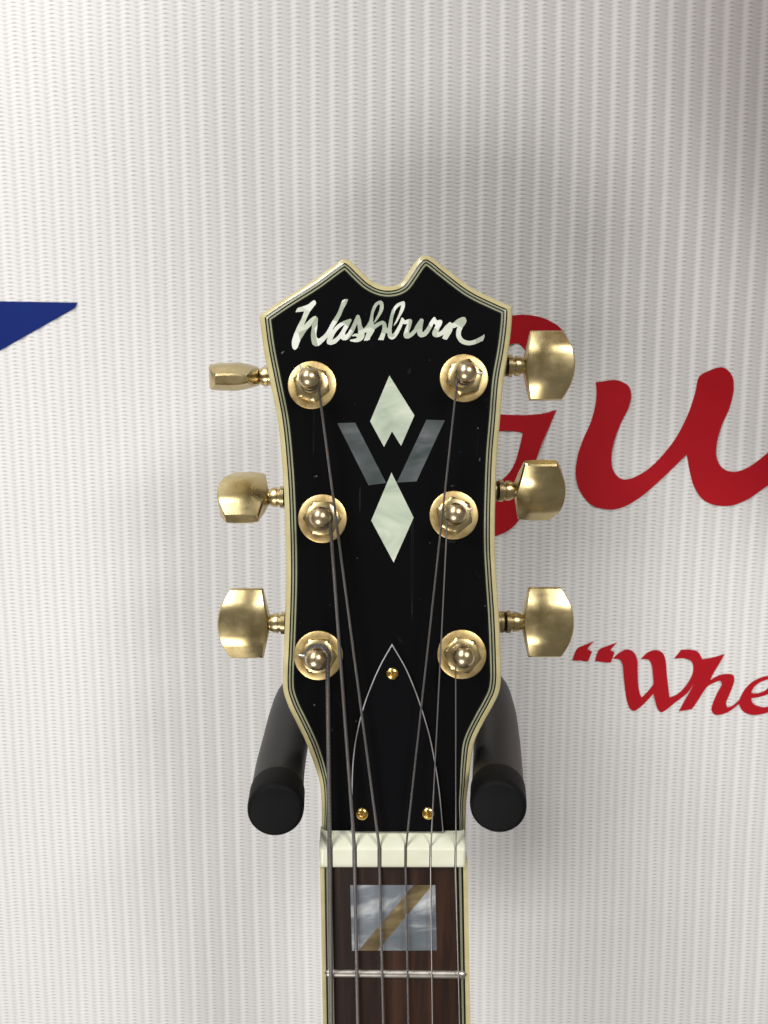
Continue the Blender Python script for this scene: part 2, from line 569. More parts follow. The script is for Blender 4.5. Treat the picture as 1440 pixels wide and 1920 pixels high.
# ------------------------------------------------------------------ the banner on the wall
RIB, ROWP = 0.00700, 0.00150
def wavy(x, z):
    return 0.0014 * math.sin(x * 17 + 1.3 + z * 3) + 0.0006 * math.sin(x * 33 + z * 6) + 0.0008 * math.sin(z * 17 + x * 5)
def wander(x, z):
    return 0.0004 * math.sin(z * 14 + x * 6) + 0.00012 * math.sin(z * 61 + x * 25)
nx_seg = 10
X0, X1, Z0, Z1 = -0.34, 0.34, -0.42, 0.32
nr = int((X1 - X0) / RIB)
xs = np.linspace(0, nr, nr * nx_seg + 1)
zs = np.linspace(Z0, Z1, 121)
verts, uvs = [], []
rr = np.random.RandomState(3)
amp = 0.00015
for z in zs:
    for u in xs:
        x = X0 + u * RIB
        prof = math.cos(2 * math.pi * u)
        hgt = amp * (abs(prof) ** 0.6) * (1 if prof > 0 else -1)
        verts.append((x + wander(x, z), -(hgt + wavy(x, z)), z))
        uvs.append((u, z / ROWP))
nxv = len(xs)
faces = [(j * nxv + i, j * nxv + i + 1, (j + 1) * nxv + i + 1, (j + 1) * nxv + i) for j in range(len(zs) - 1) for i in range(nxv - 1)]
me = mesh("banner", verts, faces)
me.polygons.foreach_set("use_smooth", [True] * len(me.polygons))
ul = me.uv_layers.new(name="UVMap")
vi = np.empty(len(me.loops), dtype=np.int32)
me.loops.foreach_get("vertex_index", vi)
ul.data.foreach_set("uv", np.array(uvs, dtype=np.float32)[vi].ravel())
banner = link("banner", me, M['cloth'])
sol = banner.modifiers.new("thickness", 'SOLIDIFY')
sol.thickness = 0.0006
sol.offset = -1.0
banner["label"] = "white ribbed cloth banner with red script lettering and a blue star behind the guitar"
banner["category"] = "banner"

def decal(name, loops_px, mat, label=None):
    """thin vinyl sheet lying on the banner"""
    loops = []
    for l in loops_px:
        q = [WALL.uv(px, py, 0.0008) for px, py in l]
        loops.append(q)
    pts, tris = tess(loops)
    me = bpy.data.meshes.new(name)
    bm = bmesh.new()
    vs = [bm.verts.new((p[0], 0, p[1])) for p in pts]
    for t in tris: bm.faces.new([vs[k] for k in t])
    for _ in range(6):          # fine enough to follow the cloth
        long_e = [e for e in bm.edges if e.calc_length() > 0.006]
        if not long_e: break
        bmesh.ops.subdivide_edges(bm, edges=long_e, cuts=1)
        bmesh.ops.triangulate(bm, faces=[f for f in bm.faces if len(f.verts) > 3])
    for v_ in bm.verts: v_.co.y = -(0.00038 + wavy(v_.co.x, v_.co.z))
    bm.normal_update()
    if sum(f.normal.y for f in bm.faces) > 0: bmesh.ops.reverse_faces(bm, faces=bm.faces)
    bmesh.ops.solidify(bm, geom=bm.faces[:], thickness=0.00012)
    for f in bm.faces: f.smooth = True
    for e in bm.edges:
        if len(e.link_faces) == 2 and e.calc_face_angle(0) > R(35): e.smooth = False
    bm.to_mesh(me); bm.free()
    o = link(name, me, mat, banner)
    if label: o["label"] = label
    return o

# big G
G = [(955, 593), (985, 591), (1020, 598), (1050, 616), (1066, 645), (1060, 678), (1036, 694), (1008, 690), (992, 670), (981, 654),
     (968, 644), (953, 648), (925, 665), (890, 710), (868, 775), (866, 850), (880, 900), (905, 912), (938, 900), (954, 886), (965, 866), (973, 840),
     (979.5, 811, 1), (960, 808), (938, 808), (905, 810, 1), (918, 777, 1), (940, 777), (980, 778), (1015, 775.5), (1042, 768.5, 1),
     (1029, 800), (1018, 824), (1006, 857), (997, 885), (988, 930), (974, 972), (957, 991), (933, 1003), (900, 1010), (866, 1002), (838, 975),
     (822, 920), (818, 850), (826, 770), (848, 690), (885, 630), (920, 603)]
decal("letter", [outline(G, 3)], M['red'], "large red script capital G, half behind the headstock")
U_ = [(1116, 717, 1), (1156, 713), (1178, 724), (1183, 741.5), (1178, 765), (1165, 791), (1152, 825), (1146, 859), (1150, 882.5), (1165, 898), (1182, 897.5),
      (1212, 882.5), (1242, 855), (1267, 823), (1289, 782), (1304, 739), (1312, 707), (1327, 697), (1357, 689), (1374, 703), (1378, 727), (1370, 765),
      (1355, 799), (1346, 833), (1346, 859), (1357, 878), (1378, 885.5), (1404, 878), (1439, 853), (1490, 806, 1), (1500, 870, 1), (1439, 914.5), (1404, 938), (1374, 949),
      (1344, 948), (1321, 938), (1304, 914.5), (1295, 885), (1289, 852.6, 1), (1267, 874), (1233, 906), (1199, 934), (1165, 952), (1139, 955), (1109, 946.6),
      (1088, 923), (1079, 893), (1081.5, 859), (1092, 825), (1107, 791), (1116, 756.5), (1117.5, 731)]
decal("letter", [outline(U_, 3)], M['red'], "large red script letter u")
KW = dict(step=2, org=(1060, 1160), sc=3.789)
Q1 = [(50, 292, 1), (62, 255), (85, 210), (140, 185), (205, 160, 1), (175, 190), (155, 215, 1), (190, 235, 1), (176, 265), (163, 300, 1)]
Q2 = [(210, 300, 1), (220, 262), (240, 220), (300, 195), (370, 170, 1), (342, 198), (320, 225, 1), (350, 240, 1), (338, 275), (325, 310, 1)]
decal("quotation_mark", [outline(Q1, **KW)], M['red'])
decal("quotation_mark", [outline(Q2, **KW)], M['red'])
W_ = [(340, 284, 1), (370, 255), (400, 235), (440, 220), (485, 238), (512, 290), (516, 380), (521, 480), (533, 540), (545, 563, 1), (590, 520), (632, 470, 1),
      (628, 420), (618, 340), (598, 298), (540, 289, 1), (590, 243), (650, 228), (695, 248), (717, 300), (726, 400), (735, 480), (745, 568, 1), (800, 545), (860, 490),
      (905, 420), (918, 360), (905, 312), (860, 290), (780, 290, 1), (830, 228, 1), (900, 228), (950, 243), (985, 298, 1), (962, 380), (930, 455, 1),
      (880, 530), (790, 600), (685, 670), (662, 650), (642, 590), (630, 535, 1), (590, 580), (530, 635), (490, 657), (462, 642), (440, 590), (425, 500), (415, 400),
      (406, 320), (388, 292)]
decal("letter", [outline(W_, **KW)], M['red'], "small red italic capital W after the quotation mark")
H_ = [(985, 298, 1), (1060, 285), (1145, 262, 1), (1100, 340), (1060, 405), (1040, 447, 1), (1100, 415), (1160, 404), (1205, 412), (1215, 445), (1200, 500), (1175, 560),
      (1155, 615), (1165, 640), (1200, 632), (1252, 592, 1), (1254, 615, 1), (1180, 670), (1120, 692), (1070, 690), (1050, 660), (1062, 605), (1092, 540), (1125, 475), (1112, 452), (1070, 465),
      (1020, 492), (990, 530), (955, 585), (908, 651, 1), (860, 658), (812, 666, 1), (850, 600), (895, 525), (930, 455, 1), (962, 380)]
decal("letter", [outline(H_, **KW)], M['red'], "small red italic letter h")
E_ = [(1252, 600), (1265, 560), (1300, 505), (1360, 455), (1440, 424), (1520, 420), (1552, 450), (1530, 500), (1470, 545), (1400, 570), (1338, 582), (1350, 615), (1385, 635), (1440, 645),
      (1520, 625, 1), (1535, 650, 1), (1440, 687), (1360, 699), (1290, 680), (1256, 640)]
E_h = [(1340, 540), (1362, 495), (1440, 450), (1480, 448), (1475, 490), (1430, 530), (1370, 546)]
decal("letter", [outline(E_, **KW), outline(E_h, **KW)], M['red'], "small red italic letter e at the banner's edge")
# blue star: the arm in view has its tip at (143, 566)
tip = (140, 570)
sc_ = 260.0
cx_, cy_ = tip[0] - sc_ * 0.98, tip[1] + 96
star = []
for k in range(10):
    a = R(-18 - 36 * k + 0)
    r = sc_ if k % 2 == 0 else sc_ * 0.40
    star.append([cx_ + r * math.cos(a) * 1.0, cy_ + r * math.sin(a)])
# the arm that shows
star[0] = [143, 567]
star[9] = [-40, 564.0] if star[9][1] < star[1][1] else star[9]
star_px = [(143.5, 567.0), (141, 573), (138, 577.5), (0, 655), (-105, 714), (-70, 840), (-190, 762), (-310, 835), (-270, 705), (-370, 610), (-235, 604), (-180, 470), (-130, 566), (0, 564.5)]
decal("star", [star_px], M['blue'], "dark blue star")

# ------------------------------------------------------------------ the guitar
guitar = empty("guitar", HEAD.m, "black guitar headstock with cream binding, gold tuners and pearl inlays resting in the hanger", "guitar")

OUT = [(603, 1600, 1), (602.5, 1555), (602, 1505), (599, 1472), (591, 1442), (580, 1412), (566, 1380), (555, 1357), (540, 1326), (530.5, 1297), (529, 1275), (532, 1200), (535.5, 1080),
       (534, 990), (529.5, 890), (520, 790), (506.5, 720), (493, 650), (485, 589, 1),
       (532, 557), (586, 523), (634, 488), (646, 482), (657, 487), (677, 506), (695, 522.5), (713, 532), (731, 534.5), (749, 529), (763, 511), (778, 489), (788, 479), (799, 475.5), (811, 480),
       (839, 502), (886, 537), (930, 559), (962, 573, 1),
       (960.5, 607), (954, 660), (945, 711), (938.5, 789), (933, 855), (930, 933), (929, 1018), (932, 1080), (937, 1155), (940, 1230), (940.5, 1275), (936.5, 1300), (925, 1325), (910, 1352), (891, 1392), (884, 1430),
       (879, 1475), (875.5, 1505), (874, 1555), (873, 1600, 1)]
L0 = outline(OUT, 2.0)
L0_area = sum(L0[i][0] * L0[(i + 1) % len(L0)][1] - L0[(i + 1) % len(L0)][0] * L0[i][1] for i in range(len(L0)))
ori = 1 if L0_area > 0 else -1
def prog(dist):
    def g(x, y):
        k = 1.0
        if y > 1400: k = 1.0 - 0.42 * min(1.0, (y - 1400) / 140)
        return dist * k
    return g
def HL(l, h=0.0): return [HEAD.uv(x, y, h) for x, y in l]
# a chip is missing from the outer binding low on the left
chipped = []
for x, y in L0:
    if x < 650 and 1380 < y < 1411:
        chipped.append((x + 6.5 * math.sin(math.pi * min(1, (y - 1380) / 8) / 2) * min(1, (1411 - y) / 18), y))
    else: chipped.append((x, y))
ROLL = {9.8: -0.00031, 12.6: -0.00015, 15.6: -0.000045, 18.4: -0.00001, 21.4: 0.0, 23.6: 0.0}
offs = [1.2, 3.2, 9.8, 12.6, 15.6, 18.4, 21.4, 23.6]
LP = {d: inset(L0, prog(d), ori) for d in offs}
core_px = inset(L0, 0.9, ori)
head = prism("headstock", [HL(core_px)], -0.0135, -0.0016, M['neck_wood'], guitar)
oc = HL(chipped)
l1, l2, l3 = HL(LP[1.2]), HL(LP[3.2]), HL(LP[9.8])
ocm = HL(chipped)
sweep_profile("binding", [(oc, -0.0032), (oc, -0.00140), (l1, -0.00098), (l2, -0.00074), (l3, ROLL[9.8])], M['cream'], head)
seq = [9.8, 12.6, 15.6, 18.4, 21.4, 23.6]
mats = ['line_black', 'line_white', 'line_black', 'line_white', 'line_black']
for a, b_, mm in zip(seq[:-1], seq[1:], mats):
    sweep_profile("binding_line", [(HL(LP[a]), ROLL[a]), (HL(LP[b_]), ROLL[b_])], M[mm], head, True)
prism("face_veneer", [HL(LP[23.6])], -0.0004, 0.0, M['black'], head, None, False)

# pearl inlays (thin sheets let into the face)
TOP = 0.00004
def inlay(name, px, mat, parent, fr=HEAD, h=TOP, mtx=None, label=None):
    o = prism(name, [[fr.uv(x, y) for x, y in px]], -0.0002, h, mat, parent, mtx, False)
    if label: o["label"] = label
    return o
inlay("diamond_inlay", [(730, 704), (777, 779), (752, 836), (735, 809), (720, 838), (694, 790)], M['pearl'], head, label="pearl diamond with a notched foot")
inlay("diamond_inlay", [(734, 886), (775.5, 970.6), (738, 1054.6), (696, 976)], M['pearl'], head, label="whole pearl diamond lower on the face")
inlay("wing_inlay", [(632.5, 793.5), (666, 792.5), (724, 905.5), (691, 910)], M['pearl_grey'], head)
inlay("wing_inlay", [(799.5, 787), (834, 788), (781, 902.5), (744, 905)], M['pearl_grey'], head)

# script logo: strokes and outlines unioned in a distance field, then traced
def conv(p, org, sc): return (p[0] / sc + org[0], p[1] / sc + org[1])
CA, CB, CC = ((540, 550), 7.2), ((720, 550), 7.2), ((640, 555), 9.0)
strokes = [
    (CA, [(840, 362, 20), (770, 392, 26), (690, 440, 29), (620, 515, 31), (572, 600, 38), (556, 660, 36), (612, 655, 36), (672, 612, 30), (728, 545, 30), (780, 455, 30), (832, 372, 24)]),
    (CA, [(826, 380, 24), (790, 445, 30), (748, 520, 30), (738, 585, 42), (770, 600, 40), (822, 565, 36), (872, 480, 33), (915, 385, 30), (940, 315, 24)]),
    (CA, [(945, 312, 25), (958, 370, 30), (968, 440, 32), (988, 520, 46), (985, 590, 45), (930, 632, 30), (850, 636, 15)]),
    (CA, [(875, 572, 10), (905, 562, 18), (950, 570, 30)]),
    (CC, [(380, 590, 42), (450, 540, 50), (500, 430, 38), (515, 330, 27), (545, 220, 29), (600, 130, 30), (665, 108, 34), (682, 150, 36), (675, 230, 35), (640, 310, 27), (600, 380, 22), (562, 442, 10)]),
    (CC, [(510, 450, 38), (505, 540, 68), (462, 660, 50), (432, 725, 34)]),
    (CC, [(540, 540, 35), (620, 480, 36), (705, 448, 32), (728, 500, 40), (720, 590, 40), (690, 680, 42), (672, 710, 32)]),
    (CC, [(720, 590, 40), (800, 580, 52)]),
    (CC, [(1045, 115, 30), (960, 150, 31), (890, 230, 31), (852, 340, 31), (832, 450, 35), (815, 580, 38), (822, 660, 46), (852, 690, 50), (910, 650, 40), (960, 570, 35), (1008, 470, 32), (1028, 400, 26)]),
    (CC, [(1045, 115, 30), (1042, 160, 36), (1020, 240, 32), (972, 345, 22), (930, 430, 17), (886, 500, 7)]),
    (CC, [(1028, 385, 22), (1068, 445, 36), (1125, 425, 34), (1165, 416, 30), (1140, 500, 42), (1105, 600, 45), (1100, 670, 54), (1150, 668, 42), (1230, 605, 36), (1290, 510, 40), (1352, 412, 36)]),
    (CB, [(510, 368, 28), (492, 440, 34), (482, 520, 40), (500, 560, 38), (550, 545, 36), (602, 480, 32), (650, 390, 30), (680, 338, 20)]),
    (CB, [(680, 342, 20), (702, 395, 34), (762, 384, 28), (748, 410, 36), (710, 480, 38), (690, 550, 42), (720, 560, 36), (790, 530, 34), (850, 460, 34), (892, 412, 24)]),
    (CB, [(892, 412, 26), (885, 480, 46), (842, 560, 42), (822, 596, 30)]),
    (CB, [(900, 440, 38), (950, 432, 38), (1010, 382, 42), (1076, 350, 34), (1080, 372, 38), (1040, 430, 42), (1012, 500, 36), (1008, 575, 36), (1050, 640, 36), (1130, 670, 34), (1210, 662, 33), (1290, 626, 33), (1335, 595, 22), (1352, 566, 6)]),
]
feet = [(CC, [(378, 757), (420, 640), (500, 640), (480, 738)]), (CC, [(618, 742), (660, 660), (740, 650), (712, 744)]), (CB, [(783, 606), (810, 560), (890, 560), (848, 628)]), (CB, [(1338, 640), (1300, 655), (1300, 590), (1358, 552)])]
Wp = [(100, 255, 1), (130, 200), (200, 178), (275, 148), (355, 92), (380, 130), (340, 190), (295, 250), (250, 345), (215, 432, 1), (270, 375), (330, 322), (375, 305), (402, 335), (400, 400), (392, 480), (382, 560),
      (388, 595), (410, 612), (450, 590), (500, 545), (550, 465), (595, 380), (635, 320), (670, 260), (705, 170), (735, 95), (765, 80), (812, 80, 1), (790, 140), (750, 210), (715, 295), (660, 395), (610, 470), (570, 545),
      (520, 610), (450, 680), (410, 712), (370, 715), (335, 695), (315, 630), (310, 560), (320, 480), (327, 425, 1), (260, 490), (205, 570), (160, 650), (125, 740), (95, 766), (65, 745), (52, 660), (75, 570), (125, 450),
      (185, 335), (218, 243, 1), (160, 250)]
st = 0.55
gx = np.arange(542, 914, st); gy = np.arange(556, 662, st)
GX, GY = np.meshgrid(gx, gy)
S = np.full(GX.shape, 1e3)
for (org, sc), pl in strokes:
    q = [(p[0] / sc + org[0], p[1] / sc + org[1], p[2] / sc * 0.89) for p in pl]
    q = spline_open(q, 2.0)
    for a, b_ in zip(q[:-1], q[1:]):
        lo = np.minimum(a[:2], b_[:2]) - 9; hi = np.maximum(a[:2], b_[:2]) + 9
        i0, i1 = np.searchsorted(gx, [lo[0], hi[0]]); j0, j1 = np.searchsorted(gy, [lo[1], hi[1]])
        px, py = GX[j0:j1, i0:i1], GY[j0:j1, i0:i1]
        d = b_ - a
        t = np.clip(((px - a[0]) * d[0] + (py - a[1]) * d[1]) / max(d[0] ** 2 + d[1] ** 2, 1e-9), 0, 1)
        dist = np.hypot(px - a[0] - t * d[0], py - a[1] - t * d[1]) - (a[2] + t * d[2])
        S[j0:j1, i0:i1] = np.minimum(S[j0:j1, i0:i1], dist)
def poly_sdf(poly):
    P = np.array(poly); Q = np.roll(P, -1, 0)
    best = np.full(GX.shape, 1e9); inside = np.zeros(GX.shape, bool)
    for a, b_ in zip(P, Q):
        d = b_ - a
        t = np.clip(((GX - a[0]) * d[0] + (GY - a[1]) * d[1]) / max((d ** 2).sum(), 1e-9), 0, 1)
        best = np.minimum(best, np.hypot(GX - a[0] - t * d[0], GY - a[1] - t * d[1]))
        c = ((a[1] > GY) != (b_[1] > GY))
        with np.errstate(divide='ignore', invalid='ignore'):
            xi = (b_[0] - a[0]) * (GY - a[1]) / (b_[1] - a[1]) + a[0]
        inside ^= c & (GX < xi)
    return np.where(inside, -best, best)
S = np.minimum(S, poly_sdf(outline(Wp, 3, (540, 550), 7.2)))
for (org, sc), pl in feet:
    S = np.minimum(S, poly_sdf([conv(p, org, sc) for p in pl]))
loops = contour_loops(S, gx[0], gy[0], st)
def larea(l): return sum(l[i][0] * l[(i + 1) % len(l)][1] - l[(i + 1) % len(l)][0] * l[i][1] for i in range(len(l))) / 2
loops.sort(key=lambda l: -abs(larea(l)))
main_sign = math.copysign(1, larea(loops[0]))
outer = [l for l in loops if larea(l) * main_sign > 0 and abs(larea(l)) > 8]
holes = [l for l in loops if larea(l) * main_sign < 0 and abs(larea(l)) > 2]
big = [outer[0]] + holes
prism("script_logo", [[HEAD.uv(x, y) for x, y in l] for l in big + outer[1:]], -0.0002, TOP, M['pearl_logo'], head, None, False)

# truss rod cover
cov_l = [(735, 1207, 1), (715, 1242), (697.5, 1280), (681, 1325), (667.5, 1380), (661, 1430), (659, 1480), (658, 1561.5, 1)]
cov_r = [(832, 1561.5, 1), (824, 1480), (814, 1417), (805, 1375), (790, 1325), (777.5, 1290), (760, 1250), (735, 1207, 1)]
COV = outline(cov_l + cov_r[:-1], 3.0)
ca = sum(COV[i][0] * COV[(i + 1) % len(COV)][1] - COV[(i + 1) % len(COV)][0] * COV[i][1] for i in range(len(COV)))
cov_in = inset(COV, 2.0, 1 if ca > 0 else -1)
CH = 0.0016
cover = prism("truss_rod_cover", [HL(cov_in, CH)], 0.0006, CH, M['cover'], guitar)
sweep_profile("cover_edge", [(HL(COV, CH), 0.0001), (HL(COV, CH), CH - 0.0003), (HL(cov_in, CH), CH + 0.00002)], M['edge_white'], cover, False)

def screw(px, py, rad, h, rot, parent):
    u, v_ = HEAD.uv(px, py, h)
    nr_, na = 12, 48
    v, f = [(0, 0, 0.00045)], []
    for j in range(1, nr_ + 1):
        r = rad * j / nr_
        for i in range(na):
            a = 2 * math.pi * i / na
            x, y = r * math.cos(a), r * math.sin(a)
            z = 0.00085 * math.sqrt(max(0, 1 - (j / nr_) ** 2 * 0.98)) + 0.0001
            w = 0.00028
            if (abs(x) < w or abs(y) < w) and r < rad * 0.66: z -= 0.0005
            v.append((x, y, z))
    for i in range(na): f.append((0, 1 + i, 1 + (i + 1) % na))
    for j in range(nr_ - 1):
        for i in range(na):
            a = 1 + j * na
            f.append((a + i, a + na + i, a + na + (i + 1) % na, a + (i + 1) % na))
    me = mesh("screw", v, f, True, 50)
    return link("screw", me, M['gold_screw'], parent, Matrix.Translation((u, v_, h)) @ Matrix.Rotation(rot, 4, 'Z'))
screw(735.5, 1263, 11.5 * PX, CH, 0.3, cover)
screw(679, 1526, 11.5 * PX, CH, 0.9, cover)
screw(803, 1525, 11.5 * PX, CH, 0.5, cover)

# ------------------------------------------------------------------ nut, fretboard, neck
NM = HEAD.m.inverted() @ NECK.m
XS = [618.7, 665.0, 711.7, 760.7, 807.5, 854.5]
GA = [0.00125, 0.00100, 0.00078, 0.00060, 0.00047, 0.00040]       # string gauges
TOPH = 0.0019
xl, xr = NECK.uv(598, 1600, TOPH)[0], NECK.uv(874, 1600, TOPH)[0]
slots = [NECK.uv(x, 1600, TOPH)[0] for x in XS]
v_ridge = NECK.uv(736, 1594, TOPH)[1]
pb_ = NECK.m.inverted() @ HEAD.w(736, 1565, 0.0017)
v_back, h_back = pb_.y, pb_.z
prof = [(-0.00002, -0.0025), (-0.00002, 0.0009), (0.00010, 0.00140), (0.00045, 0.00172), (0.0010, 0.00185)]
nseg = 5
for i in range(1, nseg + 1): prof.append((0.0010 + (v_ridge - 0.0010) * i / nseg, 0.00185 + 0.00005 * i / nseg))
for i in range(1, 7):
    t = i / 6
    prof.append((v_ridge + (v_back - v_ridge) * t, TOPH + (h_back - TOPH) * t ** 1.5))
prof += [(v_back + 0.00012, h_back - 0.0004), (v_back + 0.00015, h_back - 0.004)]
nxs = [xl, xl + 0.0002, xl + 0.0006]
xx = xl + 0.0011
nn = 330
nxs += list(np.linspace(xl + 0.001, xr - 0.001, nn)) + [xr - 0.0006, xr - 0.0002, xr]
v, f = [], []
for x in nxs:
    e = min(x - xl, xr - x)
    rnd = 0.0 if e > 0.001 else 0.0011 * (1 - math.sqrt(max(0, 1 - (1 - e / 0.001) ** 2)))
    for k, (pv, ph_) in enumerate(prof):
        h = ph_
        if 2 <= k < len(prof) - 2:
            h -= rnd
            for s_, g in zip(slots, GA):
                back = max(0.0, (pv - v_ridge) / (v_back - v_ridge))
                hw = g * 0.56 + 0.00006 + back * 0.0026
                dpt = 0.0011 * (1 - back * 0.25)
                dx = abs(x - s_)
                wv = g * 0.56 + 0.00006
                if dx < wv: h -= dpt
                elif dx < hw: h -= dpt * 0.03 * (1 - (dx - wv) / (hw - wv)) ** 2
        v.append((x, pv, h))
np_ = len(prof)
for i in range(len(nxs) - 1):
    for k in range(np_ - 1):
        f.append((i * np_ + k, (i + 1) * np_ + k, (i + 1) * np_ + k + 1, i * np_ + k + 1))
f.append(tuple(range(np_))); f.append(tuple((len(nxs) - 1) * np_ + k for k in range(np_))[::-1])
link("nut", mesh("nut", v, f, True, 38), M['nut'], guitar, NM)

def NL(pts, h=0.0): return [NECK.uv(x, y, h) for x, y in pts]
# straight edges of the board, extrapolated beyond the frame
yb = 2260.0
def edge(x0, x1, y): return x0 + (x1 - x0) * (y - 1621) / (1920 - 1621)
def strip(x0a, x1a, x0b, x1b, ya=1612, ye=yb):
    return [(edge(x0a, x1a, ya), ya), (edge(x0b, x1b, ya), ya), (edge(x0b, x1b, ye), ye), (edge(x0a, x1a, ye), ye)]
board = prism("fretboard", [NL(strip(622, 627, 852, 861))], -0.005, 0.0, M['rosewood'], guitar, NM)
cl = prism("board_binding", [NL(strip(600, 605.5, 608, 612.5))], -0.006, 0.00006, M['cream'], board)
cr_ = prism("board_binding", [NL(strip(868.5, 873.5, 876.5, 882.5))], -0.006, 0.00006, M['cream'], board)
for a in ((608, 612.5, 611.5, 616, 'line_black'), (611.5, 616, 615, 619.5, 'line_white'), (615, 619.5, 618.5, 623.5, 'line_black'), (618.5, 623.5, 622, 627, 'line_white'),
          (852, 861, 855.5, 863, 'line_white'), (855.5, 863, 860, 866.5, 'line_black'), (860, 866.5, 864.5, 870, 'line_white'), (864.5, 870, 868.5, 873.5, 'line_black')):
    prism("binding_line", [NL(strip(*a[:4]))], -0.005, 0.00002, M[a[4]], board)

# frets
def fret(y, parent):
    a = NECK.uv(edge(603.5, 609.5, y), y - 1.5, 0.0006); b_ = NECK.uv(edge(872, 878, y), y + 1.5, 0.0006)
    n, seg = 40, 10
    v, f = [], []
    for i in range(n + 1):
        t = i / n
        x = a[0] + (b_[0] - a[0]) * t; yv = a[1] + (b_[1] - a[1]) * t
        e = min(t, 1 - t) * (b_[0] - a[0])
        k = 1.0 if e > 0.0009 else math.sqrt(max(0.02, 1 - (1 - e / 0.0009) ** 2))
        for s in range(seg + 1):
            q = math.pi * s / seg
            v.append((x, yv - math.cos(q) * 0.0012 * k, 0.00002 + math.sin(q) * 0.0011 * k))
    for i in range(n):
        for s in range(seg):
            f.append((i * (seg + 1) + s, i * (seg + 1) + s + 1, (i + 1) * (seg + 1) + s + 1, (i + 1) * (seg + 1) + s))
    f.append(tuple(range(seg + 1))); f.append(tuple(n * (seg + 1) + s for s in range(seg + 1))[::-1])
    return link("fret", mesh("fret", v, f, True, 60), M['steel_fret'], parent)
fret(1828, board)
fret(2030, board)

# block inlay: two pearl halves and a brown diagonal
BL, BR, BRb, BLb = (656.5, 1659.5), (816, 1659.5), (819, 1782), (660, 1782.5)
inlay("block_inlay", [BL, (775, 1659.5), (672, 1782.3), BLb], M['pearl_block'], board, NECK, 0.00003)
inlay("block_inlay", [(811, 1659.5), BR, BRb, (708, 1782.2)], M['pearl_block'], board, NECK, 0.00003)
inlay("diagonal_inlay", [(775, 1659.5), (811, 1659.5), (708, 1782.2), (672, 1782.3)], M['abalone'], board, NECK, 0.00003)

# neck shaft behind the board
v, f = [], []
ys = [0.002, -0.03, -0.09, NECK.uv(740, yb)[1]]
for yy in ys:
    xc = NECK.uv(737.5 + (yy * -1) / PX * 0.02, 1621)[0]
    for s in range(17):
        a = math.pi + math.pi * s / 16
        v.append((xc + math.cos(a) * 0.0208, yy, -0.005 + math.sin(a) * 0.0165))
for j in range(len(ys) - 1):
    for s in range(16): f.append((j * 17 + s, j * 17 + s + 1, (j + 1) * 17 + s + 1, (j + 1) * 17 + s))
f.append(tuple(range(17))); f.append(tuple(3 * 17 + s for s in range(17))[::-1])
for j in range(len(ys) - 1): f.append((j * 17, (j + 1) * 17, (j + 1) * 17 + 16, j * 17 + 16))
link("neck", mesh("neck", v, f, True, 50), M['neck_wood'], guitar, NM)

# ------------------------------------------------------------------ tuners
def lens_button(parent, shaft, side, rot, mat):
    """gold tuner knob: convex lens faces, flat ends, V towards the shaft. shaft = local point where the knob starts"""
    Lb, Hb = 94 * 0.272 / F_PX, 63.5 * 0.272 / F_PX
    bs = [-1, -0.965, -0.85, -0.65, -0.5, -0.3, -0.1, 0.1, 0.3, 0.5, 0.65, 0.85, 0.965, 1]
    ss = [0, 0.035, 0.12, 0.25, 0.4, 0.55, 0.7, 0.84, 0.93, 0.975, 1]
    v, f = [], []
    for sg in (1, -1):
        for b_ in bs:
            a0 = Lb * 0.15 * abs(b_) ** 0.9
            a1 = Lb * (1 - 0.23 * abs(b_) ** 2.0)
            for s in ss:
                th = 0.0039 + 0.0003 * (1 - (b_ / 0.5) ** 2) if abs(b_) <= 0.5 else 0.0039 - 0.0023 * (abs(b_) - 0.5) / 0.5
                taper = 0.60 + 0.40 * min(1, s / 0.35) ** 0.8
                taper *= 1.0 if s < 0.6 else 1 - 0.10 * ((s - 0.6) / 0.4) ** 2
                rim = (abs(b_) == 1) or s in (0, 1)
                h = th * taper - (0.00042 if rim else 0)
                v.append((a0 + (a1 - a0) * s, b_ * Hb, sg * h))
    nb, ns = len(bs), len(ss)
    off = nb * ns
    for j in range(nb - 1):
        for i in range(ns - 1):
            q = (j * ns + i, j * ns + i + 1, (j + 1) * ns + i + 1, (j + 1) * ns + i)
            f.append(q); f.append(tuple(x + off for x in q[::-1]))
    rim = [i for i in range(ns)] + [j * ns + ns - 1 for j in range(1, nb)] + [(nb - 1) * ns + i for i in range(ns - 2, -1, -1)] + [j * ns for j in range(nb - 2, 0, -1)]
    for a, b_ in zip(rim, rim[1:] + rim[:1]): f.append((a, b_, b_ + off, a + off))
    me = mesh("button", v, f, True, 30)
    mt = Matrix.Translation(shaft) @ (Matrix.Rotation(math.pi, 4, 'Z') if side < 0 else Matrix.Identity(4)) @ Matrix.Rotation(rot, 4, 'X')
    return link("button", me, mat, parent, mt)

